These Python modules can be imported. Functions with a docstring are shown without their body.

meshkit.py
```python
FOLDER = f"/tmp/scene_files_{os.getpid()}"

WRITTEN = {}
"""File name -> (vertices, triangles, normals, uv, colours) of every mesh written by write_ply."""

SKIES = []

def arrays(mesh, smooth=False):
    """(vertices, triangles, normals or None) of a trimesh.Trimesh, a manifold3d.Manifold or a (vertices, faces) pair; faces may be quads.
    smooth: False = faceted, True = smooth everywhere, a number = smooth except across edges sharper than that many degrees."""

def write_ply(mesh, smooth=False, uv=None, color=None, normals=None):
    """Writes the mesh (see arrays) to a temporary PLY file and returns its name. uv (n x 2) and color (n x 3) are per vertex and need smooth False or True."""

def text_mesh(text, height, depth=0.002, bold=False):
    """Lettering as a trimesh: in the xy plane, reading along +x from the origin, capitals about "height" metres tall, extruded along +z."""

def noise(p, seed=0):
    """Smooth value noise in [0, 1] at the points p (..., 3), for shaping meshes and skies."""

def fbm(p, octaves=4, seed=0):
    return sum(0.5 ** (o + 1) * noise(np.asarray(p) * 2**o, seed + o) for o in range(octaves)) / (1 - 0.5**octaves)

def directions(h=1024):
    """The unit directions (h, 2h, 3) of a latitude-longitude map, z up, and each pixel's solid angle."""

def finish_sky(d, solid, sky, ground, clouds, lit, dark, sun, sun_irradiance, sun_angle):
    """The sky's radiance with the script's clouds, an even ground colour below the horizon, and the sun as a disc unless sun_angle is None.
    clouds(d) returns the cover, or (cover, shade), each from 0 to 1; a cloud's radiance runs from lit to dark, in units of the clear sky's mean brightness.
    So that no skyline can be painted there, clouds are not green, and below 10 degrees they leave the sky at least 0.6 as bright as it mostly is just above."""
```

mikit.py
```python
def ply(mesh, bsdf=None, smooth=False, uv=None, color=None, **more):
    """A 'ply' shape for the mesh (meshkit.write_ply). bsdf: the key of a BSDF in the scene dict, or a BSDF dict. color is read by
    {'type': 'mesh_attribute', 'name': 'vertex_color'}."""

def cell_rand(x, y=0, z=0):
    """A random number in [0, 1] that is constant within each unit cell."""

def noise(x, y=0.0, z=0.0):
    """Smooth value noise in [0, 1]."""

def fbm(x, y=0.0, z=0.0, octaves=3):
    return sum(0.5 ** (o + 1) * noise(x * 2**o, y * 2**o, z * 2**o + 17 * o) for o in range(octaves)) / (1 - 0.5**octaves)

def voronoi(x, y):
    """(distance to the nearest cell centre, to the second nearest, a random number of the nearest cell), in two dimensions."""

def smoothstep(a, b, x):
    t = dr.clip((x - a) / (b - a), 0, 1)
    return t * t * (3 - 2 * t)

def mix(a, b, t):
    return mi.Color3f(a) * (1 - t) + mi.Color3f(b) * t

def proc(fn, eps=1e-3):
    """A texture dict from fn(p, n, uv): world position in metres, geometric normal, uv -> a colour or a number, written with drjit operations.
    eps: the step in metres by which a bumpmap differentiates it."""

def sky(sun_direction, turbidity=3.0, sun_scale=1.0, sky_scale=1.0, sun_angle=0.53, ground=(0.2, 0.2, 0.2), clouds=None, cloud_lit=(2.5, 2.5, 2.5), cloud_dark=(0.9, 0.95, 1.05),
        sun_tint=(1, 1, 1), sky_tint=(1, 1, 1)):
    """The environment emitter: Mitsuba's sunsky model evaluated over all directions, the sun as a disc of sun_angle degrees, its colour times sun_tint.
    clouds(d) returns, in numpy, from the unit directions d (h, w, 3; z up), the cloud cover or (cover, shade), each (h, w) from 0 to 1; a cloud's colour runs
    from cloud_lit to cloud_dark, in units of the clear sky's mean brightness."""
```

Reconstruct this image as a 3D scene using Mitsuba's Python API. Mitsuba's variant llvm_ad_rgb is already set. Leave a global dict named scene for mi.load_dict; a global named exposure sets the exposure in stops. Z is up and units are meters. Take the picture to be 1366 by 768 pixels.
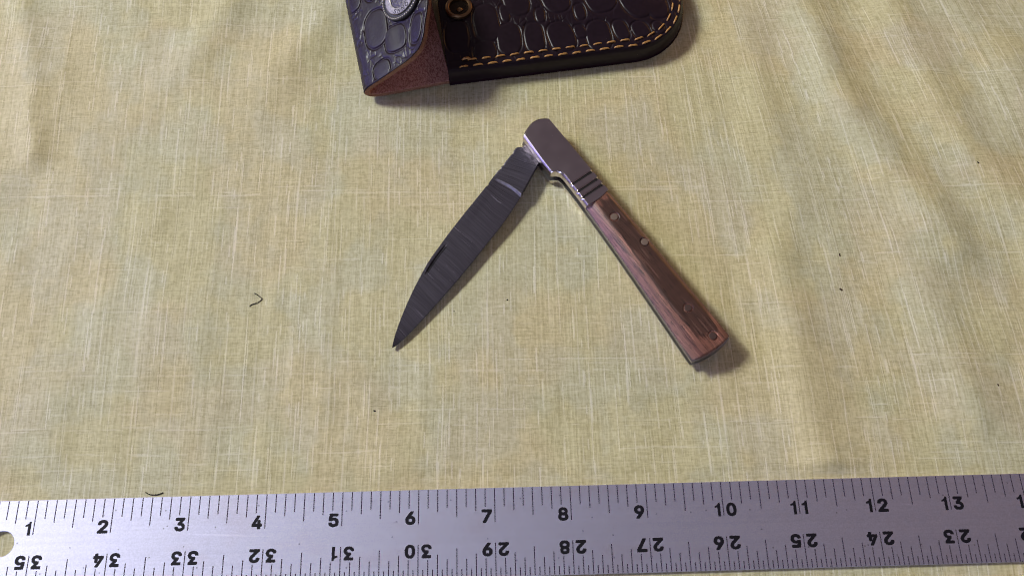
import math
import numpy as np, trimesh, drjit as dr, mitsuba as mi
import mikit, meshkit
from mikit import proc, noise, fbm, voronoi, cell_rand, smoothstep, mix
from shapely.geometry import Polygon, Point, box as sbox
from shapely import union_all
from scipy.interpolate import CubicSpline, PchipInterpolator
from scipy.spatial import cKDTree

T = mi.ScalarTransform4f
rng = np.random.default_rng(7)
scene, labels = {"type": "scene"}, {}
MM = 0.001            # everything below is modelled in millimetres: x along the ruler, y away from it, z up

# ------------------------------------------------------------------ camera, light, exposure
exposure = 0.0
EYE = np.array([181.512, -52.238, 306.814]) * MM
FWD, UP = np.array([0.01271, 0.37737, -0.92598]), np.array([0.02444, 0.92566, 0.37757])
scene["camera"] = {"type": "perspective", "fov": 59.3, "fov_axis": "x", "near_clip": 0.02, "far_clip": 20.0,
                   "to_world": T().look_at(origin=EYE.tolist(), target=(EYE + FWD).tolist(), up=UP.tolist())}
CENTRE = np.array([190, 90, 0]) * MM


def lamp(key, direction, distance, width, height, radiance, weight=1.0):
    d = np.array(direction, float)
    d /= np.linalg.norm(d)
    scene[key] = {"type": "rectangle", "to_world": T().look_at(origin=(CENTRE + d * distance).tolist(), target=CENTRE.tolist(), up=[0.1, 1, 0.2]) @ T().scale([width / 2, height / 2, 1]),
                  "emitter": {"type": "area", "sampling_weight": weight, "radiance": {"type": "rgb", "value": list(radiance)}}}
    labels[key] = {"kind": "structure"}


lamp("ceiling_light", (-1.12, 0.54, 1.0), 3.2, 0.59, 0.59, (92, 95, 92), 14.0)          # the main lamp, up on the left
lamp("second_light", (-0.85, 0.75, 1.0), 2.5, 0.36, 0.36, (16, 15, 12))             # a weaker one beside it
lamp("left_window", (-0.90, 0.20, 0.18), 2.0, 1.8, 1.0, (1.7, 1.6, 4.9))
lamp("front_window", (-0.45, -0.82, 0.40), 2.2, 1.3, 1.0, (1.7, 1.9, 3.0))
lamp("warm_lamp", (0.58, 0.72, 0.40), 0.9, 0.26, 0.26, (3.2, 1.5, 0.45))
scene["room_light"] = {"type": "constant", "sampling_weight": 2.0, "radiance": {"type": "rgb", "value": [0.100, 0.081, 0.096]}}


# ------------------------------------------------------------------ helpers
def ply(mesh, bsdf, smooth=False, **k):
    v = np.asarray(mesh.vertices) * MM
    return mikit.ply(trimesh.Trimesh(v, mesh.faces, process=False), bsdf, smooth, **k)


def put(key, mesh, bsdf, smooth=False, label=None, category=None, group=None, kind=None):
    base, n = key, 0
    while key in scene:
        n += 1
        key = f"{base}_{n:03d}"
    scene[key] = ply(mesh, bsdf, smooth)
    d = {a: b for a, b in dict(label=label, category=category, group=group, kind=kind).items() if b}
    if d:
        labels[key] = d
    return key


def sheet(X, Y, Z):
    n, m = X.shape
    i, j = np.meshgrid(np.arange(n - 1), np.arange(m - 1), indexing="ij")
    a = (i * m + j).ravel()
    f = np.vstack([np.stack([a, a + m, a + m + 1], 1), np.stack([a, a + m + 1, a + 1], 1)])
    return trimesh.Trimesh(np.stack([X.ravel(), Y.ravel(), Z.ravel()], 1), f, process=False)


def up(mesh):
    if mesh.face_normals[:, 2].sum() < 0:
        mesh.invert()
    return mesh


def slab(X, Y, Zt, Zb):
    """A closed body between an upper and a lower grid, its side walls included."""
    n, m = X.shape
    X2, Y2, Zb = (X, Y, np.broadcast_to(Zb, X.shape)) if not isinstance(Zb, tuple) else Zb
    top, bot = sheet(X, Y, Zt), sheet(X2, Y2, Zb)
    k = np.arange(n * m).reshape(n, m)
    rim = np.concatenate([k[:-1, 0], k[-1, :-1], k[:0:-1, -1], k[0, :0:-1]])
    nxt = np.roll(rim, -1)
    f = np.vstack([top.faces, bot.faces[:, ::-1] + n * m, np.stack([rim, rim + n * m, nxt + n * m], 1), np.stack([rim, nxt + n * m, nxt], 1)])
    me = trimesh.Trimesh(np.vstack([top.vertices, bot.vertices]), f, process=False)
    if me.volume < 0:
        me.invert()
    return me


def ring_inset(p, c):
    a, b = np.roll(p, 1, 0), np.roll(p, -1, 0)
    def nrm(q):
        q = q / np.maximum(np.linalg.norm(q, axis=1, keepdims=True), 1e-9)
        return np.stack([-q[:, 1], q[:, 0]], 1)
    n1, n2 = nrm(p - a), nrm(b - p)
    n = n1 + n2
    return p + n / np.maximum((n * n1).sum(1, keepdims=True), 0.3) * c


def chamfer_extrude(poly, z0, z1, c):
    """An upright prism whose upper rim is chamfered by c."""
    from shapely.geometry.polygon import orient
    poly = orient(poly, 1.0)
    rings = [np.array(r.coords)[:-1] for r in [poly.exterior, *poly.interiors]]
    ins = [ring_inset(r, c) for r in rings]
    V, F, at = [], [], 0
    for r, q in zip(rings, ins):
        n = len(r)
        V += [np.c_[r, np.full(n, z0)], np.c_[r, np.full(n, z1 - c)], np.c_[q, np.full(n, z1)]]
        i = np.arange(n); j = (i + 1) % n
        for L in (0, 1):
            a, b = at + L * n, at + (L + 1) * n
            F += [np.stack([a + i, a + j, b + j], 1), np.stack([a + i, b + j, b + i], 1)]
        at += 3 * n
    for z, rs, flip in ((z1, ins, False), (z0, rings, True)):
        v, f = trimesh.creation.triangulate_polygon(Polygon(rs[0], rs[1:]), engine="earcut")
        n3 = np.cross(v[f[:, 1]] - v[f[:, 0]], v[f[:, 2]] - v[f[:, 0]])
        f = np.where(((n3 < 0) ^ flip)[:, None], f[:, ::-1], f)
        V.append(np.c_[v, np.full(len(v), z)]); F.append(f + at); at += len(v)
    return trimesh.Trimesh(np.vstack(V), np.vstack(F), process=False)


def tube(points, radius, sides=8, caps=True):
    p = np.asarray(points, float)
    t = np.gradient(p, axis=0)
    t /= np.linalg.norm(t, axis=1, keepdims=True) + 1e-12
    a = np.cross(t, np.where(np.abs(t[:, 2:]) < 0.9, [0, 0, 1.0], [1.0, 0, 0]))
    a /= np.linalg.norm(a, axis=1, keepdims=True) + 1e-12
    b, ang = np.cross(t, a), np.arange(sides) * 2 * np.pi / sides
    r = np.broadcast_to(radius, (len(p),))[:, None, None]
    v = (p[:, None] + r * (np.cos(ang)[None, :, None] * a[:, None] + np.sin(ang)[None, :, None] * b[:, None])).reshape(-1, 3)
    i, j = np.meshgrid(np.arange(len(p) - 1), np.arange(sides), indexing="ij")
    q = np.stack([i * sides + j, i * sides + (j + 1) % sides, (i + 1) * sides + (j + 1) % sides, (i + 1) * sides + j], -1).reshape(-1, 4)
    f = np.vstack([q[:, [0, 1, 2]], q[:, [0, 2, 3]]])
    if caps:
        n = len(v)
        v = np.vstack([v, p[:1], p[-1:]])
        k = np.arange(sides)
        e = (len(p) - 1) * sides
        f = np.vstack([f, np.stack([(k + 1) % sides, k, k * 0 + n], 1), np.stack([e + k, e + (k + 1) % sides, k * 0 + n + 1], 1)])
    return trimesh.Trimesh(v, f, process=False)


def lathe(profile, sides=40):
    """A closed body turned about z from (radius, height) pairs that start and end on the axis."""
    m = trimesh.creation.revolve(np.array(profile, float), sections=sides)
    if m.volume < 0:
        m.invert()
    return m


def sstep(a, b, x):
    t = np.clip((x - a) / (b - a), 0, 1)
    return t * t * (3 - 2 * t)


def moved(mesh, M):
    m = mesh.copy()
    m.apply_transform(M)
    return m


# ------------------------------------------------------------------ materials
def bump(inner, fn, scale, eps=6e-5):
    return {"type": "twosided", "b": {"type": "bumpmap", "tex": proc(fn, eps), "scale": scale, "inner": inner}}


def mat(key, base, rough=0.5, metal=0.0, spec=0.5, **k):
    b = base if isinstance(base, dict) else {"type": "rgb", "value": list(base)}
    scene[key] = {"type": "twosided", "b": {"type": "principled", "base_color": b, "roughness": rough, "metallic": metal, "specular": spec, **k}}
    return key


def mm(p):
    return p.x * 1000.0, p.y * 1000.0, p.z * 1000.0


# cloth: plain weave of slubby yarns, the warp running towards the camera
def cloth_xy(p):
    x, y, z = mm(p)
    lean = smoothstep(215.0, 330.0, x) * dr.square(y - 8.0) * 0.00062
    left = smoothstep(120.0, -10.0, x) * (y - 60.0) * 0.05
    return x + lean + left + 1.1 * (noise(x * 0.02, y * 0.03) - 0.5), y + 0.012 * x + 1.0 * (noise(x * 0.025 + 40, y * 0.02) - 0.5)


def yarn(a, along, seed, width, length):
    """The yarn at cross position a: its own tone, how it thins and thickens along its run, and its rank among the yarns, each 0 to 1."""
    i = dr.floor(a / width)
    own = cell_rand(i, seed)
    run = noise(along / length + own * 531.0, i * 3.77, seed + 11.0)
    return own, run, cell_rand(i, seed + 5)


def weave(p):
    X, Y = cloth_xy(p)
    wo, wr, wk = yarn(X, Y, 3.0, 0.34, 13.0)
    go, gr, gk = yarn(X, Y, 29.0, 0.47, 6.0)
    fo, fr, fk = yarn(Y, X, 61.0, 0.42, 8.0)
    # thick pale stretches (slubs): common in the warp, rare in the weft
    sw = smoothstep(0.60, 0.72, wr) * dr.select(wk < 0.30, 0.15 + 0.85 * go, 0.0)
    sw = dr.maximum(sw, 0.8 * smoothstep(0.66, 0.76, gr) * dr.select(gk < 0.10, 1.0, 0.0))
    sf = smoothstep(0.60, 0.70, fr) * dr.select(fk < 0.08, 0.4 + 0.6 * fo, 0.0)
    # thin dark stretches, where the yarn sinks
    dk = smoothstep(0.42, 0.28, wr) * dr.select(wk > 0.50, 1.0, 0.2)
    df = smoothstep(0.40, 0.28, fr) * dr.select(fk > 0.6, 1.0, 0.15)
    tone = 0.42 * (wo - 0.5) + 0.30 * (go - 0.5) + 0.24 * (fo - 0.5)
    # where each yarn shows on top for a few crossings
    do, dash, _ = yarn(X, Y, 91.0, 0.45, 1.5)
    po, pick, _ = yarn(Y, X, 97.0, 0.45, 1.5)
    return X, Y, dash, pick, tone, sw, sf, dk, df


def cloth_color(p, n, uv):
    X, Y, dash, pick, tone, sw, sf, dk, df = weave(p)
    # warmer and greyer patches: mixed light off the folds put into the colour
    light_mottle = fbm(X / 16.0, Y / 20.0, 3.0, 4)
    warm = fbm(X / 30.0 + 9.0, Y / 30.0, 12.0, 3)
    tint = mix((0.985, 1.0, 1.045), (1.02, 0.995, 0.93), smoothstep(0.38, 0.62, light_mottle))
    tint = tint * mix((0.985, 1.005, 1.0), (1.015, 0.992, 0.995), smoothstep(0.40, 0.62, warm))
    k = 0.45 + 0.42 * tone + 0.30 * (dash - 0.5) + 0.30 * (pick - 0.5) - 0.10 * dk - 0.06 * df
    c = mix((0.342, 0.300, 0.144), (0.690, 0.632, 0.400), dr.clip(k, 0.0, 1.0))
    c = mix(c, mi.Color3f(0.80, 0.74, 0.57), 0.50 * sw + 0.30 * sf * (1.0 - sw))
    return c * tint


def cloth_height(p, n, uv):
    X, Y, dash, pick, tone, sw, sf, dk, df = weave(p)
    return 0.4 * (dash + pick) + 0.8 * tone + 0.9 * dr.maximum(sw, sf) - 0.5 * dk


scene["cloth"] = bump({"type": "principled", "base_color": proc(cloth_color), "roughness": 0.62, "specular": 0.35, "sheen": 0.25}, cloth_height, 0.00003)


# aluminium of the ruler: fine grain
def alu_color(p, n, uv):
    x, y, z = mm(p)
    g = 0.93 + 0.10 * (noise(x * 2.6, y * 2.6, 4) - 0.5) + 0.09 * (cell_rand(dr.floor(x * 3.3), dr.floor(y * 3.3)) - 0.5)
    streak = fbm(x * 0.03, y * 1.7, 9, 3)
    g = g * (0.95 + 0.10 * streak)
    stain = smoothstep(0.62, 0.80, fbm(x * 0.055 + 3, y * 0.09, 21, 3))
    f1, f2, r = voronoi(x * 0.16, y * 0.16)
    g = g * (1.0 - 0.55 * smoothstep(0.05, 0.03, f1) * dr.select(r > 0.72, 1.0, 0.0))
    hair = smoothstep(0.86, 0.93, noise(y * 2.1 + 0.10 * x, x * 0.035, 40)) * smoothstep(0.5, 0.7, noise(x * 0.04, y * 0.3, 50))
    g = g * (1.0 + 0.10 * hair)
    return mix(mi.Color3f(0.80, 0.79, 0.97) * g, mi.Color3f(0.77, 0.72, 0.86) * g, 0.55 * stain)


scene["aluminium"] = {"type": "twosided", "b": {"type": "roughconductor", "material": "none", "distribution": "ggx", "alpha_u": 0.30, "alpha_v": 0.55, "specular_reflectance": proc(alu_color)}}
mat("aluminium_edge", (0.62, 0.60, 0.63), 0.4, 1.0)
mat("ink", (0.006, 0.005, 0.008), 0.6, 0.0, 0.2)
mat("mark_ink", (0.05, 0.042, 0.062), 0.6, 0.0, 0.2)


# steel of the bolster
def steel_rough(p, n, uv):
    x, y, z = mm(p)
    return 0.16 + 0.10 * fbm(x * 0.25, y * 0.25, 5, 3)


def steel_color(p, n, uv):
    x, y, z = mm(p)
    f1, f2, r = voronoi(x * 0.33, y * 0.33)
    pit = smoothstep(0.07, 0.03, f1) * dr.select(r > 0.5, 1.0, 0.0)
    a = x * 0.55 - y * 0.83
    hair = smoothstep(0.80, 0.9, noise(a * 9.0, (x * 0.83 + y * 0.55) * 0.35, 2))
    return mix(mi.Color3f(0.70, 0.62, 0.615) * (0.94 + 0.12 * noise(x * 0.3, y * 0.3, 2)), mi.Color3f(0.90, 0.86, 0.86), 0.6 * pit + 0.10 * hair)


mat("steel", proc(steel_color), proc(steel_rough), 1.0)
mat("liner_steel", (0.62, 0.60, 0.58), 0.3, 1.0)
mat("spring_steel", (0.11, 0.10, 0.10), 0.4, 1.0)
mat("groove_patina_shade", (0.015, 0.013, 0.013), 0.6, 0.0, 0.3)

# blade frame
BP, BE, BM = np.array([194.0, 126.0]), np.array([-0.5557, -0.83138]), np.array([0.83138, -0.5557])


def damask(p):
    x, y, z = mm(p)
    s = (x - BP[0]) * BE[0] + (y - BP[1]) * BE[1]
    w = (x - BP[0]) * BM[0] + (y - BP[1]) * BM[1]
    bend = 0.75 * noise(s * 0.12, w * 0.13, 3) + 0.28 * noise(s * 0.35, w * 0.35, 8)
    q = s + dr.lerp(0.22, -0.20, smoothstep(8.0, 26.0, s)) * w + bend
    fine = 0.6 * noise(q * 3.6, w * 0.10, 1) + 0.4 * noise(q * 6.5, w * 0.2, 17)
    mid = noise(q * 1.25, w * 0.06, 5)
    line = smoothstep(0.84, 0.94, noise(q * 2.1, w * 0.11 + 30, 14)) * smoothstep(0.35, 0.6, noise(q * 0.23, w * 0.25, 6))
    return s, w, fine, mid, line


def damask_color(p, n, uv):
    s, w, fine, mid, line = damask(p)
    t = 0.095 + 0.105 * fine + 0.015 * mid + 0.20 * line
    rub_and_glint = smoothstep(4.5, 0.0, s) * smoothstep(-5.5, 2.0, w) * smoothstep(0.40, 0.62, fbm(s * 0.9, w * 0.5, 12, 3))
    # highlight along the plunge line, painted in as rubbed, lighter metal
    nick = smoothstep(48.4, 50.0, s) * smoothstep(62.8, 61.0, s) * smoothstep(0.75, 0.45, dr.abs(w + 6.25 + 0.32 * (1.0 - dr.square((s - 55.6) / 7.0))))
    t = t * (1.0 - 0.75 * nick)                          # etch in the nail nick, darkened further to paint out its bright rim
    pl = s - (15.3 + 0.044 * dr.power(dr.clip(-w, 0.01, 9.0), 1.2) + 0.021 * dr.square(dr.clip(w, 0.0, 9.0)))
    ridge_glint = smoothstep(-0.25, 0.1, pl) * smoothstep(1.15, 0.7, pl) * smoothstep(-6.0, -3.0, w)
    rub_and_glint = dr.maximum(rub_and_glint, ridge_glint * (0.55 + 0.6 * noise(w * 0.9, s)))
    return mix(mi.Color3f(0.89, 0.82, 0.97) * t, mi.Color3f(0.46, 0.43, 0.52), 0.75 * dr.minimum(rub_and_glint, 1.0))


def damask_height(p, n, uv):
    s, w, fine, mid, line = damask(p)
    return fine + 0.8 * mid


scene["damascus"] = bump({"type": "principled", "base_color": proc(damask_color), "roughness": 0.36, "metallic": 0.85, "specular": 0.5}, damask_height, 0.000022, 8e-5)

# handle frame
HP, HD, HN = np.array([201.6, 139.5]), np.array([0.5524, -0.8336]), np.array([-0.8336, -0.5524])


def wood_st(p):
    x, y, z = mm(p)
    return (x - HP[0]) * HD[0] + (y - HP[1]) * HD[1], (x - HP[0]) * HN[0] + (y - HP[1]) * HN[1], z


def wood_color(p, n, uv):
    s, w, z = wood_st(p)
    # layers of dyed veneer: the carved surface cuts through them in contours
    h = z + 0.35 * (noise(s * 0.09, w * 0.35, 4) - 0.5) + 0.14 * (noise(s * 0.5, w * 1.3, 9) - 0.5)
    c = mix((0.128, 0.070, 0.054), (0.160, 0.080, 0.060), smoothstep(7.0, 7.6, h))
    c = mix(c, mi.Color3f(0.105, 0.044, 0.036), smoothstep(8.0, 8.25, h))
    c = mix(c, mi.Color3f(0.150, 0.070, 0.050), smoothstep(8.62, 8.8, h))
    c = mix(c, mi.Color3f(0.047, 0.024, 0.017), smoothstep(9.17, 9.30, h))
    v = w + 0.9 * noise(s * 0.07, w * 0.2, 7)
    g1 = noise(v * 4.2, s * 0.16, z * 1.5)
    g2 = noise(v * 9.0, s * 0.34, 5 + z)
    pore = smoothstep(0.70, 0.84, noise(v * 6.5, s * 0.28, 31))
    ray = smoothstep(0.70, 0.85, noise(v * 3.1, s * 0.12, 77))
    c = c * mi.Color3f(1.18, 1.04, 0.95) * (0.55 + 0.62 * g1 + 0.36 * g2)
    c = mix(c, c * 0.35, pore)
    return mix(c, c * 2.1 + 0.012, 0.65 * ray)


def wood_height(p, n, uv):
    s, w, z = wood_st(p)
    v = w + 0.9 * noise(s * 0.07, w * 0.2, 7)
    return noise(v * 6.5, s * 0.28, 31) + 0.5 * noise(v * 9.0, s * 0.34, 5 + z)


scene["wood"] = bump({"type": "principled", "base_color": proc(wood_color), "roughness": 0.34, "specular": 0.85}, wood_height, 0.000016)
mat("pin_metal", (0.150, 0.105, 0.075), 0.55, 0.0, 0.4)
mat("dark_pin_metal", (0.060, 0.034, 0.026), 0.5, 0.0, 0.4)


# leather
def leather_color(p, n, uv):
    x, y, z = mm(p)
    return mi.Color3f(0.0115, 0.0056, 0.0092) * (0.7 + 0.6 * fbm(x * 0.6, y * 0.6, z * 0.6, 3))


def leather_height(p, n, uv):
    x, y, z = mm(p)
    return noise(x * 4.0, y * 4.0, z * 4.0) + 0.7 * fbm(x * 1.3, y * 1.3, z * 1.3, 3)


def leather_rough(p, n, uv):
    x, y, z = mm(p)
    return 0.31 + 0.10 * fbm(x * 0.8, y * 0.8, z * 0.8, 3)


scene["leather"] = bump({"type": "principled", "base_color": proc(leather_color), "roughness": proc(leather_rough), "specular": 0.24}, leather_height, 0.000012, 1e-4)


def flap_rough(p, n, uv):
    return leather_rough(p, n, uv) - 0.02


scene["flap_leather"] = bump({"type": "principled", "base_color": proc(leather_color), "roughness": proc(flap_rough), "specular": 0.22}, leather_height, 0.000014, 1e-4)


def suede_color(p, n, uv):
    x, y, z = mm(p)
    nap = fbm(x * 3.6 + y * 1.2, y * 1.8, z * 1.8, 3)
    return mix((0.25, 0.105, 0.078), (0.50, 0.275, 0.225), smoothstep(0.25, 0.72, nap))


def suede_height(p, n, uv):
    x, y, z = mm(p)
    return fbm(x * 2.4 + y * 0.9, y * 1.2, z * 1.2, 3) + 0.4 * noise(x * 6, y * 6, z * 6)


scene["suede"] = bump({"type": "principled", "base_color": proc(suede_color), "roughness": 0.95, "specular": 0.1, "sheen": 0.5}, suede_height, 0.00025, 1e-4)


def raw_color(p, n, uv):
    x, y, z = mm(p)
    return mix((0.12, 0.055, 0.035), (0.36, 0.19, 0.12), fbm(x * 1.8, y * 1.8, z * 1.8, 3))


scene["raw_edge"] = bump({"type": "principled", "base_color": proc(raw_color), "roughness": 0.95, "specular": 0.1}, suede_height, 0.0002, 1e-4)
mat("dark_edge", (0.017, 0.006, 0.011), 0.65, 0.0, 0.08)


def thread_color(p, n, uv):
    x, y, z = mm(p)
    return mix((0.30, 0.135, 0.040), (0.56, 0.30, 0.085), noise((x + y) * 2.2, (x - y) * 2.2, 3))


scene["thread"] = {"type": "twosided", "b": {"type": "principled", "base_color": proc(thread_color), "roughness": 0.38, "specular": 0.6}}
mat("brass", (0.30, 0.185, 0.095), 0.38, 1.0)
mat("dark_brass", (0.03, 0.02, 0.014), 0.5, 0.8)


def silver_color(p, n, uv):
    x, y, z = mm(p)
    return mix((0.14, 0.13, 0.115), (0.40, 0.37, 0.32), fbm(x * 1.4, y * 1.4, z * 1.4, 3))


mat("silver", proc(silver_color), 0.4, 1.0)
mat("dull_silver", (0.085, 0.078, 0.075), 0.5, 1.0)
mat("silver_patina", (0.030, 0.028, 0.028), 0.5, 0.5)
mat("lint", (0.012, 0.012, 0.008), 0.8)
mat("dirt", (0.05, 0.028, 0.014), 0.9)

# ------------------------------------------------------------------ the cloth
RIDGES = [  # soft folds: points, height, half width across
    ([(311, 225), (313, 195), (314, 178), (317, 160), (324, 140), (333, 122), (345, 100), (352, 85)], 2.0, 7.5),
    ([(346, 215), (349, 193), (353, 173), (358, 151), (364, 130), (374, 110), (392, 86)], 1.5, 8.0),
    ([(284, 84), (285, 71), (287, 57), (288, 40), (290, 18), (292, 2)], 1.3, 6.5),
    ([(334, 88), (338, 70), (340, 58), (344, 38), (346, 24)], 1.1, 7.5),
    ([(-20, 215), (-15, 202), (-10, 183), (-6, 164), (-2, 146), (0, 135)], 0.7, 4.5),
    ([(68, 204), (64, 192), (60, 182), (56, 172)], 0.8, 6.0),
    ([(118, 205), (108, 193), (99, 181), (92, 170)], 0.9, 7.0),
    ([(286, 190), (287, 170), (290, 145), (292, 122), (293, 104)], 0.9, 6.5),
    ([(375, 215), (380, 190), (388, 165), (400, 140)], 1.2, 9.0),
]


def poly_dist(P, pts):
    best, side = np.full(P.shape[:2], 1e9), np.zeros(P.shape[:2])
    for a, b in zip(np.array(pts[:-1], float), np.array(pts[1:], float)):
        t = np.clip(((P - a) @ (b - a)) / ((b - a) @ (b - a)), 0, 1)
        d = np.linalg.norm(P - a - t[..., None] * (b - a), axis=-1)
        best = np.minimum(best, d)
    return best


def cloth_z(X, Y):
    P = np.stack([X, Y], -1)
    z = np.zeros(X.shape)
    for pts, h, w in RIDGES:
        pts = np.array(pts, float)
        d = poly_dist(P, pts)
        along = np.interp(P[..., 1], np.sort(pts[:, 1]), np.arange(len(pts)) / (len(pts) - 1))
        z += 1.8 * h * np.exp(-0.5 * (d / w) ** 2) * (0.65 + 0.5 * meshkit.noise(np.stack([X / 25, Y / 25, Y * 0], -1), 5))
    q = np.stack([X / 24, Y / 34, X * 0], -1)
    z += 1.3 * (meshkit.fbm(q, 2, 3) - 0.5)
    z += 0.55 * (meshkit.fbm(np.stack([X / 9, Y / 15, X * 0], -1), 2, 8) - 0.5)
    # the cloth lies flat under what rests on it
    dh = poly_dist(P, [(196, 136), (256, 44)])
    rest = 1 - sstep(9, 22, dh)
    rest = np.maximum(rest, sstep(6, 0, Y) * sstep(-46, -32, Y))
    rest = np.maximum(rest, sstep(116, 130, X) * sstep(276, 262, X) * sstep(145, 160, Y))
    blade = 1 - sstep(10, 24, poly_dist(P, [(190, 120), (150, 60)]))
    z = z * (1 - rest) * (1 - 0.75 * blade) - 0.05
    return np.minimum(z, 0.05 + 9.0 * (1 - rest) * (1 - blade))


gx = np.concatenate([np.linspace(-140, -45, 12)[:-1], np.arange(-45, 425, 1.0), np.linspace(425, 960, 40)])
gy = np.concatenate([np.linspace(-200, -45, 14)[:-1], np.arange(-45, 226, 1.0), np.linspace(226, 330, 12)])
GX, GY = np.meshgrid(gx, gy, indexing="ij")
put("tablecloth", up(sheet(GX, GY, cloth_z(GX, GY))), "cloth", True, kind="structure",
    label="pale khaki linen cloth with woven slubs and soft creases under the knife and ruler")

# ------------------------------------------------------------------ the ruler
RW, RT, INCH = 28.6, 1.3, 25.4
outline = sbox(0, -RW, 36 * INCH, 0)
hole = Point(15.6, -13.95).buffer(4.15, 24)
ruler = "ruler"
blank = chamfer_extrude(outline.difference(hole), 0.06, RT, 0.12)
scene[ruler + "__blank"] = mikit.ply(trimesh.Trimesh(blank.vertices * MM, blank.faces, process=False), "aluminium", False, uv=blank.vertices[:, :2] * 0.01)
labels[ruler] = {"label": "long silver aluminium ruler with black inch numbers lying along the bottom of the cloth", "category": "ruler"}


def mark(x, y0, y1, w):
    z0, z1 = RT - 0.02, RT + 0.015
    return trimesh.creation.box(bounds=[[x - w / 2, min(y0, y1), z0], [x + w / 2, max(y0, y1), z1]])


for k in range(1, 8 * 15):
    ln = 11.25 if k % 8 == 0 else 9.3 if k % 4 == 0 else 7.5 if k % 2 == 0 else 6.2
    x = k / 8 * INCH
    put(ruler + "__tick_mark", mark(x, -0.15, -ln, 0.35), "mark_ink")
for k in range(1, 16 * 15):
    y = -17.85 if k % 16 == 0 else -19.3 if k % 8 == 0 else -21.1 if k % 4 == 0 else -22.7 if k % 2 == 0 else -25.8
    x = k / 16 * INCH
    put(ruler + "__fine_tick_mark", mark(x, y, -RW + 0.15, 0.34), "mark_ink")

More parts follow.
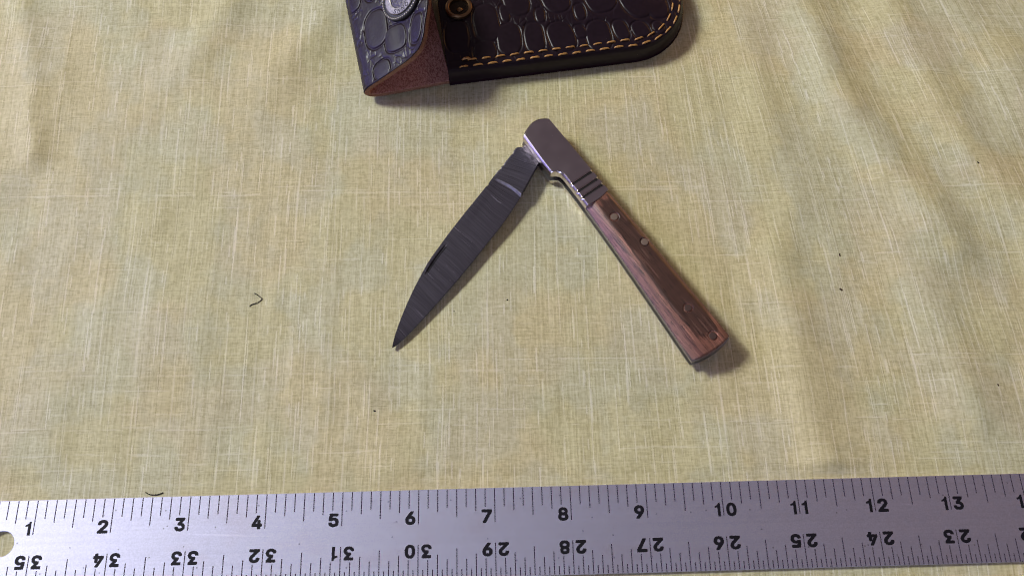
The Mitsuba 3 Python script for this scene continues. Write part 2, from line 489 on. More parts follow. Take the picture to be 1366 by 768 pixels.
DIGITS = {}
for c in "0123456789":
    m = meshkit.text_mesh(c, 1.0, 0.001, True)
    f = m.faces[m.face_normals[:, 2] > 0.9]
    flat = union_all([Polygon(m.vertices[t, :2]).buffer(0.002) for t in f]).buffer(0.044).simplify(0.004)
    m = trimesh.util.concatenate([trimesh.creation.extrude_polygon(g, 0.001, engine="earcut") for g in getattr(flat, "geoms", [flat])])
    v = np.array(m.vertices)
    v[:, 0] -= v[:, 0].min()
    v[:, 1] -= v[:, 1].min()
    v[:, 1] /= v[:, 1].max()
    v[:, 2] = (v[:, 2] > 0.0005) * 1.0
    if c == "1":
        flat = Polygon([(0.21, 0), (0.42, 0), (0.42, 1), (0.28, 1), (0.25, 0.90), (0.17, 0.82), (0.02, 0.77), (0.02, 0.63), (0.21, 0.66)])
        m = trimesh.creation.extrude_polygon(flat, 1.0, engine="earcut")
        v = np.array(m.vertices)
        v[:, 0] -= 0.02
    wide = {"1": 0.42}.get(c, 0.78)
    v[:, 0] *= wide / v[:, 0].max()
    m.vertices = v
    DIGITS[c] = (m, wide)


def digit(c, x, y, turned, h=4.45):
    """Stands with its near side at x: right of it when it is given as a left figure by a negative side."""
    m, w = DIGITS[c]
    v = np.array(m.vertices) * [h, h, 1]
    if turned:
        v = np.c_[w * h - v[:, 0], -v[:, 1], v[:, 2]]
    v = v + [x, y, 0]
    v[:, 2] = RT - 0.02 + 0.045 * v[:, 2]
    return trimesh.Trimesh(v, m.faces, process=False), w * h


GAP = 0.95
for k in range(1, 15):
    x = k * INCH
    t = str(k)
    w0 = DIGITS[t[0]][1] * 4.45
    put(ruler + "__number_figure", digit(t[0], x - GAP - w0, -11.45, False)[0], "ink")
    if len(t) > 1:
        put(ruler + "__number_figure", digit(t[1], x + GAP, -11.45, False)[0], "ink")
    t = str(36 - k)
    put(ruler + "__turned_number_figure", digit(t[0], x + GAP, -17.75, True)[0], "ink")
    w1 = DIGITS[t[1]][1] * 4.45
    put(ruler + "__turned_number_figure", digit(t[1], x - GAP - w1, -17.75, True)[0], "ink")

# ------------------------------------------------------------------ the knife
knife = "folding_knife"
labels[knife] = {"label": "half open folding knife with dark blade, steel bolster and brown wooden handle", "category": "knife"}
WL = PchipInterpolator([-3, 0.8, 19.2, 19.9, 20.9, 22.2, 23.6, 28, 38.4, 107.5, 111], [12.5, 12.6, 13.4, 13.1, 11.6, 10.5, 10.2, 10.25, 10.65, 16.1, 16.4])


def hpt(s, w):
    return HP[0] + s * HD[0] + w * HN[0], HP[1] + s * HD[1] + w * HN[1]


def s_start(t):
    return 0.76 * t - 2.3 * 4 * t * (1 - t) * (0.75 + 0.5 * (1 - t))


def s_butt(t):
    return 108.4 - 0.9 * t + 1.15 * 4 * t * (1 - t)


def edge_params(n, fine):
    """0..1 with rows packed near both ends."""
    a = np.array([0, 0.25, 0.5, 0.75, 1.0]) * fine
    return np.concatenate([a, np.linspace(fine, 1 - fine, n)[1:-1], 1 - a[::-1]])


def handle_grid(s0, s1, ns, tw, stations=None):
    t = tw
    u = edge_params(ns, 0.012) if stations is None else stations
    Sg = np.empty((len(u), len(t))); Wg = np.empty_like(Sg)
    for j, tt in enumerate(t):
        a, b = s0(tt), s1(tt)
        Sg[:, j] = a + u * (b - a)
        Wg[:, j] = tt * WL(Sg[:, j])
    return Sg, Wg


tw = edge_params(30, 0.064)
s_joint = lambda t: 38.1 + 0.6 * t + 0.7 * 4 * t * (1 - t)
# bolster (upper)
u = np.unique(np.concatenate([edge_params(40, 0.02), np.linspace(0.46, 0.63, 60), np.linspace(0.70, 0.97, 110)]))
Sg, Wg = handle_grid(s_start, s_joint, 0, tw, u)
Zt = np.full(Sg.shape, 9.55)
dl, dn = (1 - tw)[None, :] * WL(Sg), tw[None, :] * WL(Sg)
de = u[:, None] * 40
Zt -= 0.75 * np.clip(1 - dl / 0.75, 0, 1) + 0.35 * np.clip(1 - de / 0.5, 0, 1)
Zt -= 0.012 * (Wg - 6) ** 2 * 0.4
GROOVES = (28.4, 32.1, 35.1)
for g in GROOVES:
    ds = np.abs(Sg - g - 0.02 * (Wg - 5))
    Zt -= 1.0 * np.clip(1.35 - ds / 0.55, 0, 1)
X, Y = hpt(Sg, Wg)
put(knife + "__bolster", slab(X, Y, Zt, 5.95), "steel", 40)
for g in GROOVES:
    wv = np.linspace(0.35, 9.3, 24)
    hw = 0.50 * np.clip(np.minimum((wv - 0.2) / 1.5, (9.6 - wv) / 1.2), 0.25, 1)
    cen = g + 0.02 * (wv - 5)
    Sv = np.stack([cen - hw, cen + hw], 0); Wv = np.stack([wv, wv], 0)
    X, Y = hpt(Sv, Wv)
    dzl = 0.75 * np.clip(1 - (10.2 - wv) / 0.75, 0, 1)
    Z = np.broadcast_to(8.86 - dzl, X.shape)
    put(knife + "__filed_groove", slab(X, Y, Z, Z - 0.5), "groove_patina_shade")  # dark strip laid in the groove, patina and shade in one colour

# wooden scale (upper)
u = edge_params(270, 0.01)
tw2 = edge_params(52, 0.03)
Sg, Wg = handle_grid(lambda t: s_joint(t) + 0.06, lambda t: s_butt(t) - 0.1, 0, tw2, u)
W = WL(Sg)
PINS = [(48.4, 5.1), (62.9, 2.3), (91.9, 5.6), (105.0, 5.1)]


def wood_z(s, w):
    W = WL(s)
    t = w / W
    drop = 2.6 * np.clip((t - 0.60) / 0.40, 0, 1) ** 1.7 + 0.12 * np.clip((t - 0.3) / 0.3, 0, 1)
    drop = drop + 1.0 * np.clip(1 - t / 0.16, 0, 1) ** 1.8
    drop = drop + 0.35 * np.clip((54 - s) / 16, 0, 1) ** 1.5 + 0.5 * np.clip((s - 98) / 12, 0, 1) ** 1.5
    drop = drop + 0.10 * (meshkit.noise(np.stack([s / 14, w / 5, s * 0], -1), 2) - 0.5)
    return 9.55 - drop


Zt = wood_z(Sg, Wg) - 0.4 * np.clip(1 - (s_butt(tw2)[None, :] - Sg) / 0.6, 0, 1) ** 2 - 0.06 * np.clip(1 - (Sg - 38.8) / 0.3, 0, 1)
for ps, pw in PINS:
    r = np.hypot(Sg - ps, Wg - pw)
    Zt -= 0.50 * np.clip(1.3 - np.abs(r - 1.52) / 0.22, 0, 1)
X, Y = hpt(Sg, Wg)
put(knife + "__wooden_scale", slab(X, Y, Zt, 6.72), "wood", 30)
for ps, pw in PINS:
    zz = float(wood_z(np.array([ps]), np.array([pw]))[0])
    pin = lathe([(0, -2), (1.32, -2), (1.32, 0.0), (1.2, 0.05), (0, 0.07)], 28)
    e1 = float(wood_z(np.array([ps + 1.0]), np.array([pw]))[0]) - zz
    x, y = hpt(ps, pw)
    nz = np.array([HN[0] * -(wood_z(np.array([ps]), np.array([pw + 0.8]))[0] - zz) / 0.8, HN[1] * -(wood_z(np.array([ps]), np.array([pw + 0.8]))[0] - zz) / 0.8, 1.0])
    M = trimesh.geometry.align_vectors([0, 0, 1], nz / np.linalg.norm(nz))
    M[:3, 3] = [x, y, zz]
    put(knife + "__pin", moved(pin, M), "pin_metal" if ps < 80 else "dark_pin_metal", 30)


def plate(s0, s1, w0, w1, z0, z1, n=120, chamfer=0.0):
    """A flat layer of the handle, w0 and w1 as fractions of its width or functions of s."""
    u = np.unique(np.concatenate([np.linspace(0, 1, n), np.linspace(0.15, 0.26, 40)]))
    t = np.linspace(0, 1, 12)
    if chamfer:
        t = np.unique(np.concatenate([t, [0.012, 0.025, 0.975, 0.988]]))
    Sg, Wg = handle_grid(s0, s1, 0, t, u)
    W = WL(Sg)
    Wg = w0 + (w1 - w0) * Wg / W * W if np.isscalar(w1) and w1 > 3 else Wg
    X, Y = hpt(Sg, Wg)
    return X, Y, Sg, Wg, t


X, Y, Sg, Wg, t = plate(lambda t: s_joint(t) + 0.0, lambda t: s_butt(t) + 0.40, 0, 1, 0, 0)
X, Y = hpt(Sg, Wg + 0.30 * t[None, :])
put(knife + "__liner", slab(X, Y, np.full(X.shape, 6.78), 5.95), "liner_steel")
X, Y, Sg, Wg, t = plate(s_start, lambda t: s_butt(t) + 0.40, 0, 1, 0, 0, 200)
X, Y = hpt(Sg, Wg + 0.30 * t[None, :])
put(knife + "__liner", slab(X, Y, np.full(X.shape, 3.3), 2.45), "liner_steel")
X, Y, Sg, Wg, t = plate(s_start, s_joint, 0, 1, 0, 0)
put(knife + "__lower_bolster", slab(X, Y, np.full(X.shape, 2.45), 0.15 + 0.5 * np.clip(1 - np.minimum(t, 1 - t) / 0.08, 0, 1)[None, :]), "steel", 20)
X, Y, Sg, Wg, t = plate(lambda t: s_joint(t) + 0.06, lambda t: s_butt(t) - 0.1, 0, 1, 0, 0)
put(knife + "__lower_scale", slab(X, Y, np.full(X.shape, 2.45), 0.15 + 2.1 * np.clip(1 - np.minimum(t, 1 - t) / 0.3, 0, 1)[None, :] ** 2), "wood", 20)
# back spring along the far side and round the butt
ss = np.linspace(6, 108.0, 120)
ww = np.where(ss > 103, 2.6 + (ss - 103) * 1.6, 2.6)
tt = np.linspace(0, 1, 6)
Sg = np.repeat(ss[:, None], 6, 1); Wg = 0.12 + tt[None, :] * ww[:, None]
X, Y = hpt(Sg, Wg)
put(knife + "__back_spring", slab(X, Y, np.full(X.shape, 5.94), 3.31), "spring_steel")

# blade
SP = PchipInterpolator([-9, -1.2, -0.2, 0.5, 5.2, 10.8, 14.4, 21.2, 36.8, 45.4, 55.7, 65.3, 75.2, 83.8, 88.5, 91.6], [-3.0, -4.0, -5.4, -5.9, -6.0, -6.4, -6.55, -6.8, -7.75, -8.1, -8.2, -7.3, -5.65, -3.6, -2.15, -0.86])
ED = PchipInterpolator([-9, 2.0, 7, 16.5, 18, 27.8, 41.5, 55, 65.2, 77.7, 85.4, 89.5, 91.6], [4.4, 5.0, 5.5, 6.45, 6.55, 6.75, 6.0, 5.0, 3.9, 2.3, 1.05, 0.05, -0.80])
L = 91.6
s = np.unique(np.concatenate([np.linspace(-9, 14, 80), np.linspace(14, 18.5, 60), np.linspace(18.5, L, 260)]))
t = np.unique(np.concatenate([np.linspace(0, 0.06, 6), np.linspace(0.06, 0.42, 60), np.linspace(0.42, 1, 30)]))
notch = sum(0.38 * np.exp(-((s - c) / 0.55) ** 2) for c in (3.2, 9.2, 11.3, 19.6))
sp, ed = SP(s) + notch, ED(s)
Sg = np.repeat(s[:, None], len(t), 1)
Wg = sp[:, None] + t[None, :] * (ed - sp)[:, None]
frac = (1 - t)[None, :]                                     # 1 at the spine, 0 at the edge
plunge = 15.3 + 0.055 * np.clip(-Wg, 0, 9) ** 1.2 * 0.8 + 0.030 * np.clip(Wg, 0, 9) ** 2 * 0.7
ground = sstep(0, 1.0, Sg - plunge) * (0.30 + 0.70 * sstep(-7.0, -3.0, Wg) + 0.7 * sstep(24, 45, Sg) * (1 - sstep(-7, -3, Wg)))
ground = np.clip(ground, 0, 1)
th = 2.15 * (1 - ground) + ground * (0.12 + 1.75 * frac ** 0.85 * (1 - 0.35 * sstep(50, L, Sg)))
th = np.where(Sg < 15, np.minimum(th, 2.15 - 0.25 * np.clip(1 - (Wg - sp[:, None]) / 0.35, 0, 1)), th)
zm = 4.5 - 3.1 * np.clip(Sg, 0, L) / L
zt = zm + th / 2
# nail nick
na, nb = np.array([48.6, -6.35]), np.array([62.6, -6.15])
k = np.clip(((Sg - na[0]) * (nb - na)[0] + (Wg - na[1]) * (nb - na)[1]) / ((nb - na) @ (nb - na)), 0, 1)
dist = (Wg - (na[1] + k * (nb - na)[1])) + 0.9 * 4 * k * (1 - k) * 0.35
wd = 0.36 * np.sqrt(np.clip(4 * k * (1 - k), 0, 1))
inside = (Sg > na[0]) & (Sg < nb[0])
prof = np.where(dist < 0, np.clip(1 + dist / (wd * 2.2 + 0.05), 0, 1), np.clip(1 - dist / 0.16, 0, 1))
zt = zt - np.where(inside, 0.42 * prof * np.clip(wd / 0.36, 0, 1), 0)
zt += 0.03 * (meshkit.noise(np.stack([Sg / 9, Wg / 5, Sg * 0], -1), 4) - 0.5)
X, Y = BP[0] + Sg * BE[0] + Wg * BM[0], BP[1] + Sg * BE[1] + Wg * BM[1]
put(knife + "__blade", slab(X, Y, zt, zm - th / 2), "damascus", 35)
px, py = hpt(6.5, 8.2)
pv = lathe([(0, 3.45), (1.6, 3.45), (1.6, 5.9), (0, 5.9)], 24)
put(knife + "__pivot_pin", pv.apply_translation([px, py, 0]), "spring_steel", 30)

# ------------------------------------------------------------------ the sheath
sheath = "leather_sheath"
labels[sheath] = {"label": "dark embossed leather sheath with gold stitching and an open flap, top of the cloth", "category": "sheath"}
SO = np.array([163.0, 162.8])


def frame(deg):
    a = math.radians(deg)
    return np.array([math.cos(a), math.sin(a)]), np.array([-math.sin(a), math.cos(a)])


BA, BB = frame(7.0)
SA, SB = frame(11.5)


def emboss(U, V, ovals, seed, step=2.8, stretch=1.5, depth=0.32, fine=1.0):
    """Pressed scale pattern: smooth ovals ringed by a groove, small wrinkled cells between them."""
    r = np.random.default_rng(seed)
    lo, hi = np.array([U.min() - 4, V.min() - 4]), np.array([U.max() + 4, V.max() + 4])
    nx, ny = int((hi[0] - lo[0]) / step), int((hi[1] - lo[1]) / (step * stretch))
    pts = np.stack(np.meshgrid(np.arange(nx), np.arange(ny), indexing="ij"), -1).reshape(-1, 2) + r.uniform(-0.1, 1.1, (nx * ny, 2))
    keepv = pts
    q = np.stack([(U - lo[0]) / step, (V - lo[1]) / (step * stretch)], -1).reshape(-1, 2)
    d, _ = cKDTree(keepv).query(q, k=2)
    gap = (d[:, 1] - d[:, 0]).reshape(U.shape) * step
    wob = meshkit.noise(np.stack([U / 3, V / 3, U * 0], -1), seed)
    cells = -0.55 * fine * depth * sstep(0.35, 0.75, wob) * np.exp(-(gap / 0.30) ** 2) - 0.10 * depth
    cells += 0.14 * depth * (meshkit.fbm(np.stack([U / 1.3, V / 2.2, U * 0], -1), 2, seed + 3) - 0.5)
    sd = np.full(U.shape, 9.0)
    for cu, cv, ru, rv, rot in ovals:
        c, s_ = math.cos(rot), math.sin(rot)
        x, y = (U - cu) * c + (V - cv) * s_, -(U - cu) * s_ + (V - cv) * c
        x = x + 0.10 * y * math.sin(cu * 3.1)
        k = ((np.abs(x) / ru) ** 2.7 + (np.abs(y) / rv) ** 2.7) ** (1 / 2.7)
        sd = np.minimum(sd, (k - 1) * min(ru, rv) * 0.9 + 0.25 * (meshkit.noise(np.stack([U / 2.5, V / 2.5, U * 0], -1), seed + 9) - 0.5))
    inside = sstep(0.25, -0.35, sd)
    ring = -depth * np.exp(-((sd - 0.32) / 0.30) ** 2)
    pil = 0.12 * depth * sstep(0, -2.0, sd)
    return cells * (1 - sstep(0.6, 0.1, sd)) * (1 - inside) + ring + pil * inside


# body: outline from the left cut (u = 0) to the rounded right end
UMAX, V0, V1, RC = 101.0, -0.9, 62.0, 25.5
vv = V0 + (V1 - V0) * np.unique(np.concatenate([[0, .0006, .0014, .0024, .004], np.linspace(0.006, 1, 250)]))
k = np.clip((V0 + RC - vv) / RC, 0, 1)
umax = UMAX - RC * (1 - np.sqrt(np.clip(1 - k ** 2.1, 0, 1)) ** (1.0))
tu = np.unique(np.concatenate([np.linspace(0, 1, 430), 1 - np.array([0.0003, .0008, .0015])]))
U = np.where(tu[None, :] < 0.6, tu[None, :] * 60 / 0.6, 60 + (umax[:, None] - 60) * (tu[None, :] - 0.6) / 0.4)
V = np.repeat(vv[:, None], len(tu), 1)
dcorner = RC - np.hypot(np.maximum(U - (UMAX - RC), 0), np.maximum(V0 + RC - V, 0))
D = np.minimum(np.minimum(V - V0, UMAX - U), np.where((U > UMAX - RC) & (V < V0 + RC), dcorner, 99))
D = np.maximum(D, 0)
OV = [(31.5, 30.5, 4.6, 7.6, .12), (47.3, 30.0, 5.0, 7.8, .1), (66.3, 29.5, 6.0, 9.6, .12), (79.5, 24.0, 5.0, 9.0, .15), (88.2, 20.0, 4.2, 6.2, .1),
      (56.5, 20.2, 1.9, 3.2, .1), (36.2, 10.6, 3.4, 6.2, .08), (47.2, 9.6, 4.7, 6.2, .05), (55.0, 11.0, 2.0, 2.7, .1), (62.2, 8.0, 4.4, 6.4, .12), (71.6, 9.4, 2.6, 4.0, .1), (79.5, 8.6, 3.0, 3.4, .2),
      (26.0, 11.5, 4.3, 6.4, .05), (18.0, 20.5, 4.6, 8.0, .1), (15.5, 7.0, 4.0, 4.6, .05), (26.0, 24.0, 1.6, 3.4, .1), (40.2, 21.0, 1.7, 3.0, .1), (87.0, 8.8, 2.0, 2.6, .4), (5.5, 16.0, 4.2, 6.8, .1), (75.0, 36.0, 2.5, 4, 0.1),
      (24, 46, 5, 7.5, .1), (40, 47, 5, 7, .1), (55, 48, 5.2, 7, .1), (72, 49, 5, 7, .1), (88, 44, 4.6, 8, .1)]
emb = emboss(U, V, [(a, b, c * 1.1, d * 1.08, e) for a, b, c, d, e in OV], 11)


def body_base(D, U, V):
    z = 1.9 + 6.6 * np.sqrt(np.clip(1 - (1 - np.clip(D / 2.2, 0, 1)) ** 2, 0, 1))
    z += 1.0 * sstep(3, 22, D) * sstep(-4, 16, U)
    return z + 0.25 * sstep(12, 0, U)


Z = body_base(D, U, V) + emb * sstep(1.2, 2.6, D)
Z -= 0.20 * np.exp(-((D - 1.15) / 0.2) ** 2) + 0.15 * np.exp(-((D - 0.4) / 0.1) ** 2)
for off in (5.1, 2.3):
    Z -= 0.16 * np.exp(-((D - off) / 0.45) ** 2)
X, Y = SO[0] + U * BA[0] + V * BB[0], SO[1] + U * BA[1] + V * BB[1]
put(sheath + "__front_panel", up(sheet(X, Y, Z)), "leather", 40)
# the burnished edge: three layers of leather glued face to face
n_, m__ = X.shape
kk = np.arange(n_ * m__).reshape(n_, m__)
rim = np.concatenate([kk[:-1, 0], kk[-1, :-1], kk[:0:-1, -1], kk[0, :0:-1]])
ro = np.stack([X.ravel(), Y.ravel(), Z.ravel()], 1)[rim]
mc = ro[:, :2] - np.array([SO[0] + 50 * BA[0] + 30 * BB[0], SO[1] + 50 * BA[1] + 30 * BB[1]])
mc /= np.linalg.norm(mc, axis=1, keepdims=True)
wv_ = meshkit.noise(np.stack([ro[:, 0] / 2.5, ro[:, 1] / 2.5, ro[:, 0] * 0], -1), 8)
F, rows = [], []
for fz_, out in ((1, 0), (0.90, 0.10), (0.76, 0.06), (0.72, -0.22), (0.68, 0.10), (0.52, 0.18), (0.40, 0.10), (0.36, -0.20), (0.32, 0.12), (0.15, 0.15), (0, 0)):
    q = ro.copy()
    q[:, :2] += mc * (out + (0.16 * (wv_ - 0.5) if fz_ < 1 else 0))[..., None] if fz_ < 1 else 0
    q[:, 2] = 0.12 + (ro[:, 2] - 0.12) * fz_
    rows.append(q)
R_ = len(rim)
i = np.arange(R_); j = (i + 1) % R_
for L_ in range(len(rows) - 1):
    a, b = L_ * R_, (L_ + 1) * R_
    F += [np.stack([a + i, b + i, b + j], 1), np.stack([a + i, b + j, a + j], 1)]
put(sheath + "__layered_edge", trimesh.Trimesh(np.vstack(rows), np.vstack(F), process=False), "dark_edge", 50)


# two rows of stitches along an inset of that outline
def stitch_row(d, start, length, gap):
    r = RC - d
    uu = np.linspace(start, UMAX - RC, 400)
    a = np.linspace(-np.pi / 2, 0, 160)[1:]
    pu = np.concatenate([uu, UMAX - RC + r * np.cos(a), np.full(200, UMAX - d)])
    pv = np.concatenate([np.full(400, V0 + d), V0 + RC + r * np.sin(a), np.linspace(V0 + RC, V0 + RC + 36, 201)[1:]])
    arc = np.concatenate([[0], np.cumsum(np.hypot(np.diff(pu), np.diff(pv)))])
    at = 0.0
    while at + length < arc[-1]:
        ln = length * rng.uniform(0.92, 1.06)
        q = at + np.linspace(0, ln, 9)
        su, sv = np.interp(q, arc, pu), np.interp(q, arc, pv)
        sv = sv + rng.normal(0, 0.10) + np.linspace(-1, 1, 9) * rng.normal(0.12, 0.08)
        z = np.array([body_base(np.array([d]), np.array([a]), np.array([b]))[0] for a, b in zip(su, sv)])
        b = np.linspace(-1, 1, 9)
        z = z - 0.62 + 0.85 * (1 - b ** 6)
        P = np.stack([SO[0] + su * BA[0] + sv * BB[0], SO[1] + su * BA[1] + sv * BB[1], z], 1)
        put(sheath + "__stitch", tube(P, 0.36 * np.sqrt(np.clip(1.05 - b ** 4, 0.2, 1)) * rng.uniform(0.92, 1.1), 8), "thread", 50)
        at += ln + gap


stitch_row(5.1, 8.0, 4.0, 1.75)
stitch_row(2.3, 4.4, 4.0, 1.75)
# the doubled first stitch
P = np.array([[6.0, 4.4, 8.6], [7.0, 4.5, 9.4], [8.4, 4.5, 9.4], [9.4, 4.4, 8.6]])
P3 = np.stack([SO[0] + P[:, 0] * BA[0] + P[:, 1] * BB[0], SO[1] + P[:, 0] * BA[1] + P[:, 1] * BB[1], P[:, 2]], 1)
put(sheath + "__stitch", tube(P3, [0.3, 0.5, 0.5, 0.3], 8), "thread", 50)

# snap socket on the body
su, sv = 7.9, 29.2
sx, sy = SO[0] + su * BA[0] + sv * BB[0], SO[1] + su * BA[1] + sv * BB[1]
ring = lathe([(3.9, 0.2), (4.0, 1.2), (4.4, 1.55), (4.95, 1.55), (5.45, 1.1), (5.55, 0.0), (3.9, 0.0), (3.9, 0.2)], 48)
put(sheath + "__snap_socket", ring.apply_translation([sx, sy, 9.3]), "brass", 35)
put(sheath + "__snap_socket__cup", lathe([(0, -0.4), (3.95, -0.4), (3.95, 0.15), (0, 0.12)], 40).apply_translation([sx, sy, 9.35]), "dark_brass", 30)
put(sheath + "__snap_socket__rivet", lathe([(0, 0), (1.15, 0), (1.15, 0.5), (0.7, 0.85), (0, 0.7)], 24).apply_translation([sx + 0.3, sy - 0.9, 9.45]), "brass", 35)

# strap that comes out from behind the body, turns at the fold and rises to the free flap
mid = np.array([(0.25, 1.55), (-8, 1.5), (-16, 1.5), (-24, 1.55), (-29, 1.9), (-32, 2.9), (-33.5, 4.8), (-32.8, 6.6), (-30.6, 8.6), (-28.2, 10.2), (-25.4, 12.0), (-22.5, 13.9), (-19, 16.2), (-15, 18.7), (-12, 21.0), (-9, 23.5), (-7, 25.2), (-5, 26.8), (-2, 28.6), (0.5, 30.0)])
arc = np.concatenate([[0], np.cumsum(np.linalg.norm(np.diff(mid, axis=0), axis=1))])
spl = CubicSpline(arc, mid)
s_of_u = PchipInterpolator(mid[8:, 0], arc[8:])
half = [(-0.6, -33), (-0.4, -29), (-0.1, -23.5), (0.3, -16), (0.7, -12.5), (1.5, -10.0), (2.9, -8.4), (5.0, -7.0), (8, -5.9), (11, -4.9), (14, -3.7), (17, -2.7), (20, -1.9), (25, -1.1), (30, -0.9)]
hv, hu = np.array(half).T
vrow = np.unique(np.concatenate([np.linspace(-0.3, 6, 64), np.linspace(6, 54, 180), np.linspace(54, 60.3, 30)]))
vm = np.where(vrow > 30, 60 - vrow, vrow)
s_end = s_of_u(np.interp(vm, hv, hu)) + 0.12 * (meshkit.noise(np.stack([vrow * 1.7, vrow * 0, vrow * 0], -1), 3) - 0.5)
s_fix = arc[8]
q1 = np.linspace(0, s_fix, 90)
q2 = np.linspace(0, 1, 160)[1:]
SS = np.concatenate([np.repeat(q1[None], len(vrow), 0), s_fix + q2[None] * (s_end[:, None] - s_fix)], 1)
VV = np.repeat(vrow[:, None], SS.shape[1], 1)
C2, D2 = spl(SS), spl(SS, 1)
D2 /= np.linalg.norm(D2, axis=-1, keepdims=True)
N2 = np.stack([D2[..., 1], -D2[..., 0]], -1)
# outside of the loop: below on the lower run, above on the upper run
if N2[0, -1, 1] < 0:
    N2 = -N2
THK = 1.15
OVF = [(-24.0, 22.6, 4.9, 8.2, -.12), (-17.3, 13.0, 4.0, 5.6, -.15), (-8.8, 11.0, 2.2, 5.6, -.30), (-30.6, 41.5, 3.0, 4.6, 0), (-22.8, 41.0, 3.2, 4.4, 0), (-25.0, 3.4, 3.6, 3.6, 0), (-12, 45, 5, 6, 0), (-22, 54, 5, 4, 0)]
ovs = [(float(s_of_u(max(u_, -30.5))), v_, ru / (0.78 if u_ > -20 else 0.9), rv, r_) for u_, v_, ru, rv, r_ in OVF]
embf = emboss(SS, VV, ovs, 23, 2.0, 2.2, 0.40, 0.9)
edge_d = np.minimum(np.minimum(VV + 0.3, 60.3 - VV), s_end[:, None] - SS)
embf = embf * sstep(0.3, 1.6, edge_d) * sstep(10, 26, SS)


def strap_pts(off):
    P = C2 + N2 * off[..., None]
    u, z = P[..., 0], P[..., 1]
    return SO[0] + u * SA[0] + VV * SB[0], SO[1] + u * SA[1] + VV * SB[1], z


round_ = 0.35 * np.clip(1 - edge_d / 0.5, 0, 1) ** 2
outer, inner = strap_pts(THK - round_ + embf), strap_pts(np.full(SS.shape, -THK) + round_ * 0.6)


def facing(mesh, like):
    """Turns the sheet so that its normals point along like."""
    if (mesh.vertex_normals * like.reshape(-1, 3)).sum() < 0:
        mesh.invert()
    return mesh


N3 = np.stack([N2[..., 0] * SA[0], N2[..., 0] * SA[1], N2[..., 1]], -1)
put(sheath + "__flap", facing(sheet(*outer), N3), "flap_leather", True, label="raised leather flap with bluish sheen, folded back over its own strap")
put(sheath + "__suede_lining", facing(sheet(*inner), -N3), "suede", True, label="reddish brown suede inner face of the flap")
# cut edge all round, raw leather
n, m_ = SS.shape
kk = np.arange(n * m_).reshape(n, m_)
rim = np.concatenate([kk[:-1, 0], kk[-1, :-1], kk[:0:-1, -1], kk[0, :0:-1]])
po, pi_ = (np.stack([a.ravel() for a in g], 1)[rim] for g in (outer, inner))
fz = meshkit.noise(np.stack([po[:, 0] * 2.2, po[:, 1] * 2.2, po[:, 2] * 2.2], -1), 6)[:, None] - 0.5
mid_ = (po + pi_) / 2
cent = np.array([SO[0] - 15 * SA[0] + 30 * SB[0], SO[1] - 15 * SA[1] + 30 * SB[1], 12])
outw = mid_ - cent
outw[:, 2] = 0
outw /= np.linalg.norm(outw, axis=1, keepdims=True)
q3 = mid_ + outw * (0.18 + 0.22 * fz)
q1_, q4 = po * 0.75 + pi_ * 0.25 + outw * (0.15 + 0.15 * fz), po * 0.25 + pi_ * 0.75 + outw * (0.15 + 0.2 * fz)
rows = [po, q1_, q3, q4, pi_]
R_ = len(rim)
i = np.arange(R_); j = (i + 1) % R_
F = []
for L_ in range(4):
    a, b = L_ * R_, (L_ + 1) * R_
    F += [np.stack([a + i, b + i, b + j], 1), np.stack([a + i, b + j, a + j], 1)]
put(sheath + "__cut_edge", trimesh.Trimesh(np.vstack(rows), np.vstack(F), process=False), "raw_edge", True, label="pale raw leather edge of the flap")

# round stud on the flap
cu, cv, cr = -11.0, 28.2, 10.2
cs = float(s_of_u(cu))
c2, d2 = spl(cs), spl(cs, 1)
d2 = d2 / np.linalg.norm(d2)
n2 = np.array([-d2[1], d2[0]])
if n2[1] < 0:
    n2 = -n2
ex = np.array([d2[0] * SA[0], d2[0] * SA[1], d2[1]])
ey = np.array([SB[0], SB[1], 0])
ez = np.array([n2[0] * SA[0], n2[0] * SA[1], n2[1]])
c2 = c2 + n2 * (THK + 0.35)
MC = np.eye(4)
MC[:3, 0], MC[:3, 1], MC[:3, 2] = ex, ey, ez
MC[:3, 3] = [SO[0] + c2[0] * SA[0] + cv * SB[0], SO[1] + c2[0] * SA[1] + cv * SB[1], c2[1]]
stud = sheath + "__stud"
put(stud, moved(lathe([(0, -1.2), (cr, -1.2), (cr + 0.05, 0.7), (cr - 0.2, 0.95), (cr - 1.2, 0.95), (cr - 1.3, 0.8), (0, 0.85)], 64), MC), "silver_patina", 30,
    label="round antique silver stud with beaded rim, lettered ring and engraved centre")
beads = []
for k in range(52):
    a = k / 52 * 2 * math.pi
    b = trimesh.creation.icosphere(1, 0.52)
    b.apply_scale([1, 1, 0.8])
    beads.append(b.apply_translation([(cr - 0.62) * math.cos(a), (cr - 0.62) * math.sin(a), 1.0]))
put(stud + "__beaded_rim", moved(trimesh.util.concatenate(beads), MC), "silver", True, kind="stuff")
put(stud + "__lettered_ring", moved(lathe([(5.35, 0.7), (5.35, 1.30), (5.6, 1.42), (7.8, 1.42), (8.05, 1.25), (8.1, 0.7), (5.35, 0.7)], 64), MC), "silver", 30)
for k, ch in enumerate("ONBIONNS"):
    a = math.radians(4 - k * 18.5)
    m = meshkit.text_mesh(ch, 1.75, 0.16, True)
    v = np.array(m.vertices)
    v[:, :2] -= (v[:, :2].max(0) + v[:, :2].min(0)) / 2
    v[:, 2] += 1.36
    ca, sa = math.cos(a - math.pi / 2), math.sin(a - math.pi / 2)
    v = np.c_[v[:, 0] * ca - v[:, 1] * sa + 6.72 * math.cos(a), v[:, 0] * sa + v[:, 1] * ca + 6.72 * math.sin(a), v[:, 2]]
    put(stud + "__letter", moved(trimesh.Trimesh(v, m.faces, process=False), MC), "silver_patina")
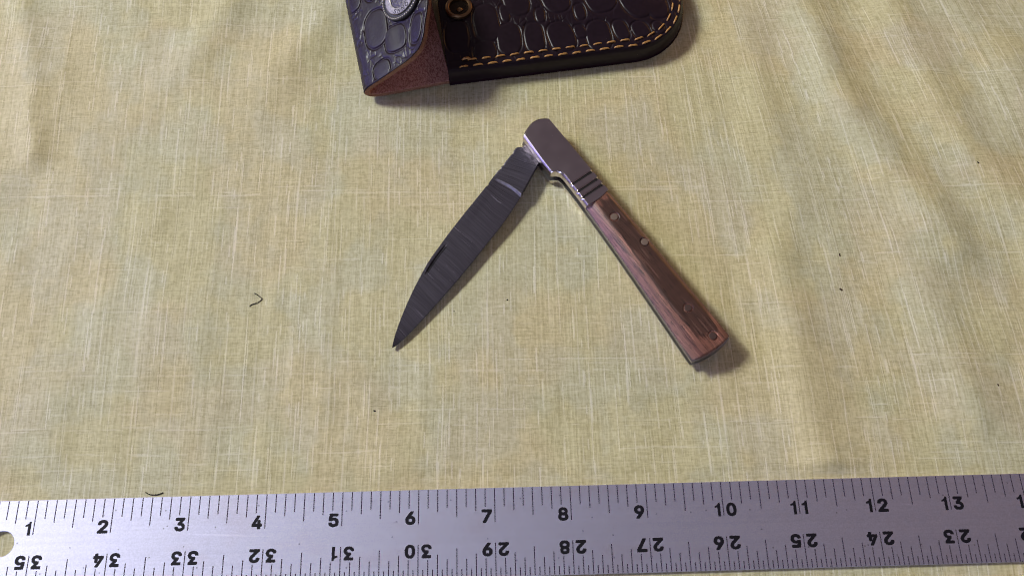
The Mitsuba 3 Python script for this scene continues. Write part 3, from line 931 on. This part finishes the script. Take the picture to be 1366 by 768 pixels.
# engraved centre: a low dome with a winged relief
r_, a_ = np.linspace(0, 5.2, 40), np.linspace(0, 2 * np.pi, 97)
RR, AA = np.meshgrid(r_, a_, indexing="ij")
cx, cy = RR * np.cos(AA), RR * np.sin(AA)
wing = np.exp(-((cy + 0.6 - 0.5 * np.abs(cx) + 0.0) / 0.55) ** 2) * (np.abs(cx) < 4)
star = np.exp(-(((np.abs(cx) + np.abs(cy - 1.2)) - 1.6) / 0.35) ** 2)
zc = 1.0 + 0.35 * (1 - (RR / 5.2) ** 2) + 0.35 * wing + 0.25 * star + 0.25 * (meshkit.fbm(np.stack([cx * 1.3, cy * 1.3, cx * 0], -1), 2, 4) - 0.5)
put(stud + "__relief_disc", facing(moved(sheet(cx, cy, zc), MC), np.broadcast_to(ez, (RR.size, 3))), "dull_silver", True)


# ------------------------------------------------------------------ bits on the cloth
def on_cloth(x, y):
    return float(cloth_z(np.array([[x]], float), np.array([[y]], float))[0, 0])


pl = [(91.1, 73.1), (92.4, 72.4), (93.5, 71.5), (94.1, 70.9), (93.4, 70.0), (92.2, 69.2), (90.9, 68.8), (89.9, 68.0)]
pp = np.array([(x, y, on_cloth(x, y) + 0.28 + 0.12 * math.sin(3 * k)) for k, (x, y) in enumerate(pl)])
tq = np.linspace(0, 7, 30)
pp = np.stack([CubicSpline(np.arange(8), pp[:, c])(tq) for c in range(3)], 1)
put("lint_thread", tube(pp, 0.15 * (0.75 + 0.5 * meshkit.noise(np.stack([tq, tq * 0, tq * 0], -1), 2)), 7), "lint", True,
    label="short bent dark thread lying on the open cloth left of the blade", category="thread")
hp = np.array([(60.4, 1.9, 0.2), (61.5, 1.2, 0.3), (63, 0.9, 0.35), (64.6, 1.0, 0.3), (66.3, 1.6, 0.2)])
put("lint_thread", tube(np.stack([CubicSpline(np.arange(5), hp[:, c])(np.linspace(0, 4, 20)) for c in range(3)], 1), 0.16, 6), "lint", True,
    label="tiny curved dark fibre against the upper edge of the ruler near the number 3", category="thread")
SPECKS = [(136.6, 27.8, 0.30, "lint", "dark speck on the cloth between the blade tip and the ruler"), (308.7, 82.9, 0.38, "dirt", "brown speck far right of the handle, upper of the two there"),
          (306.9, 69.0, 0.42, "dirt", "brown speck far right of the handle, lower of the two there"), (367.6, 119.2, 0.32, "lint", "dark speck near the right edge of the cloth"),
          (164.4, 64.2, 0.22, "lint", "dark speck right of the blade, nearest its tip"), (183.9, 68.1, 0.24, "lint", "dark speck midway between blade and handle"),
          (356.0, 31.1, 0.30, "dirt", "reddish brown speck at the lower right above the ruler")]
for x, y, r, m, lab in SPECKS:
    g = trimesh.creation.icosphere(2, 1.0)
    v = np.array(g.vertices)
    v *= 0.75 + 0.6 * meshkit.noise(v * 1.7 + x, 3)[:, None]
    a = rng.uniform(0, 3.1)
    v = v * [r * 1.5, r * 0.8, r * 0.55]
    v = np.c_[v[:, 0] * math.cos(a) - v[:, 1] * math.sin(a), v[:, 0] * math.sin(a) + v[:, 1] * math.cos(a), v[:, 2]]
    put("dirt_speck", trimesh.Trimesh(v + [x, y, on_cloth(x, y) + r * 0.3], g.faces, process=False), m, True, label=lab, category="speck")
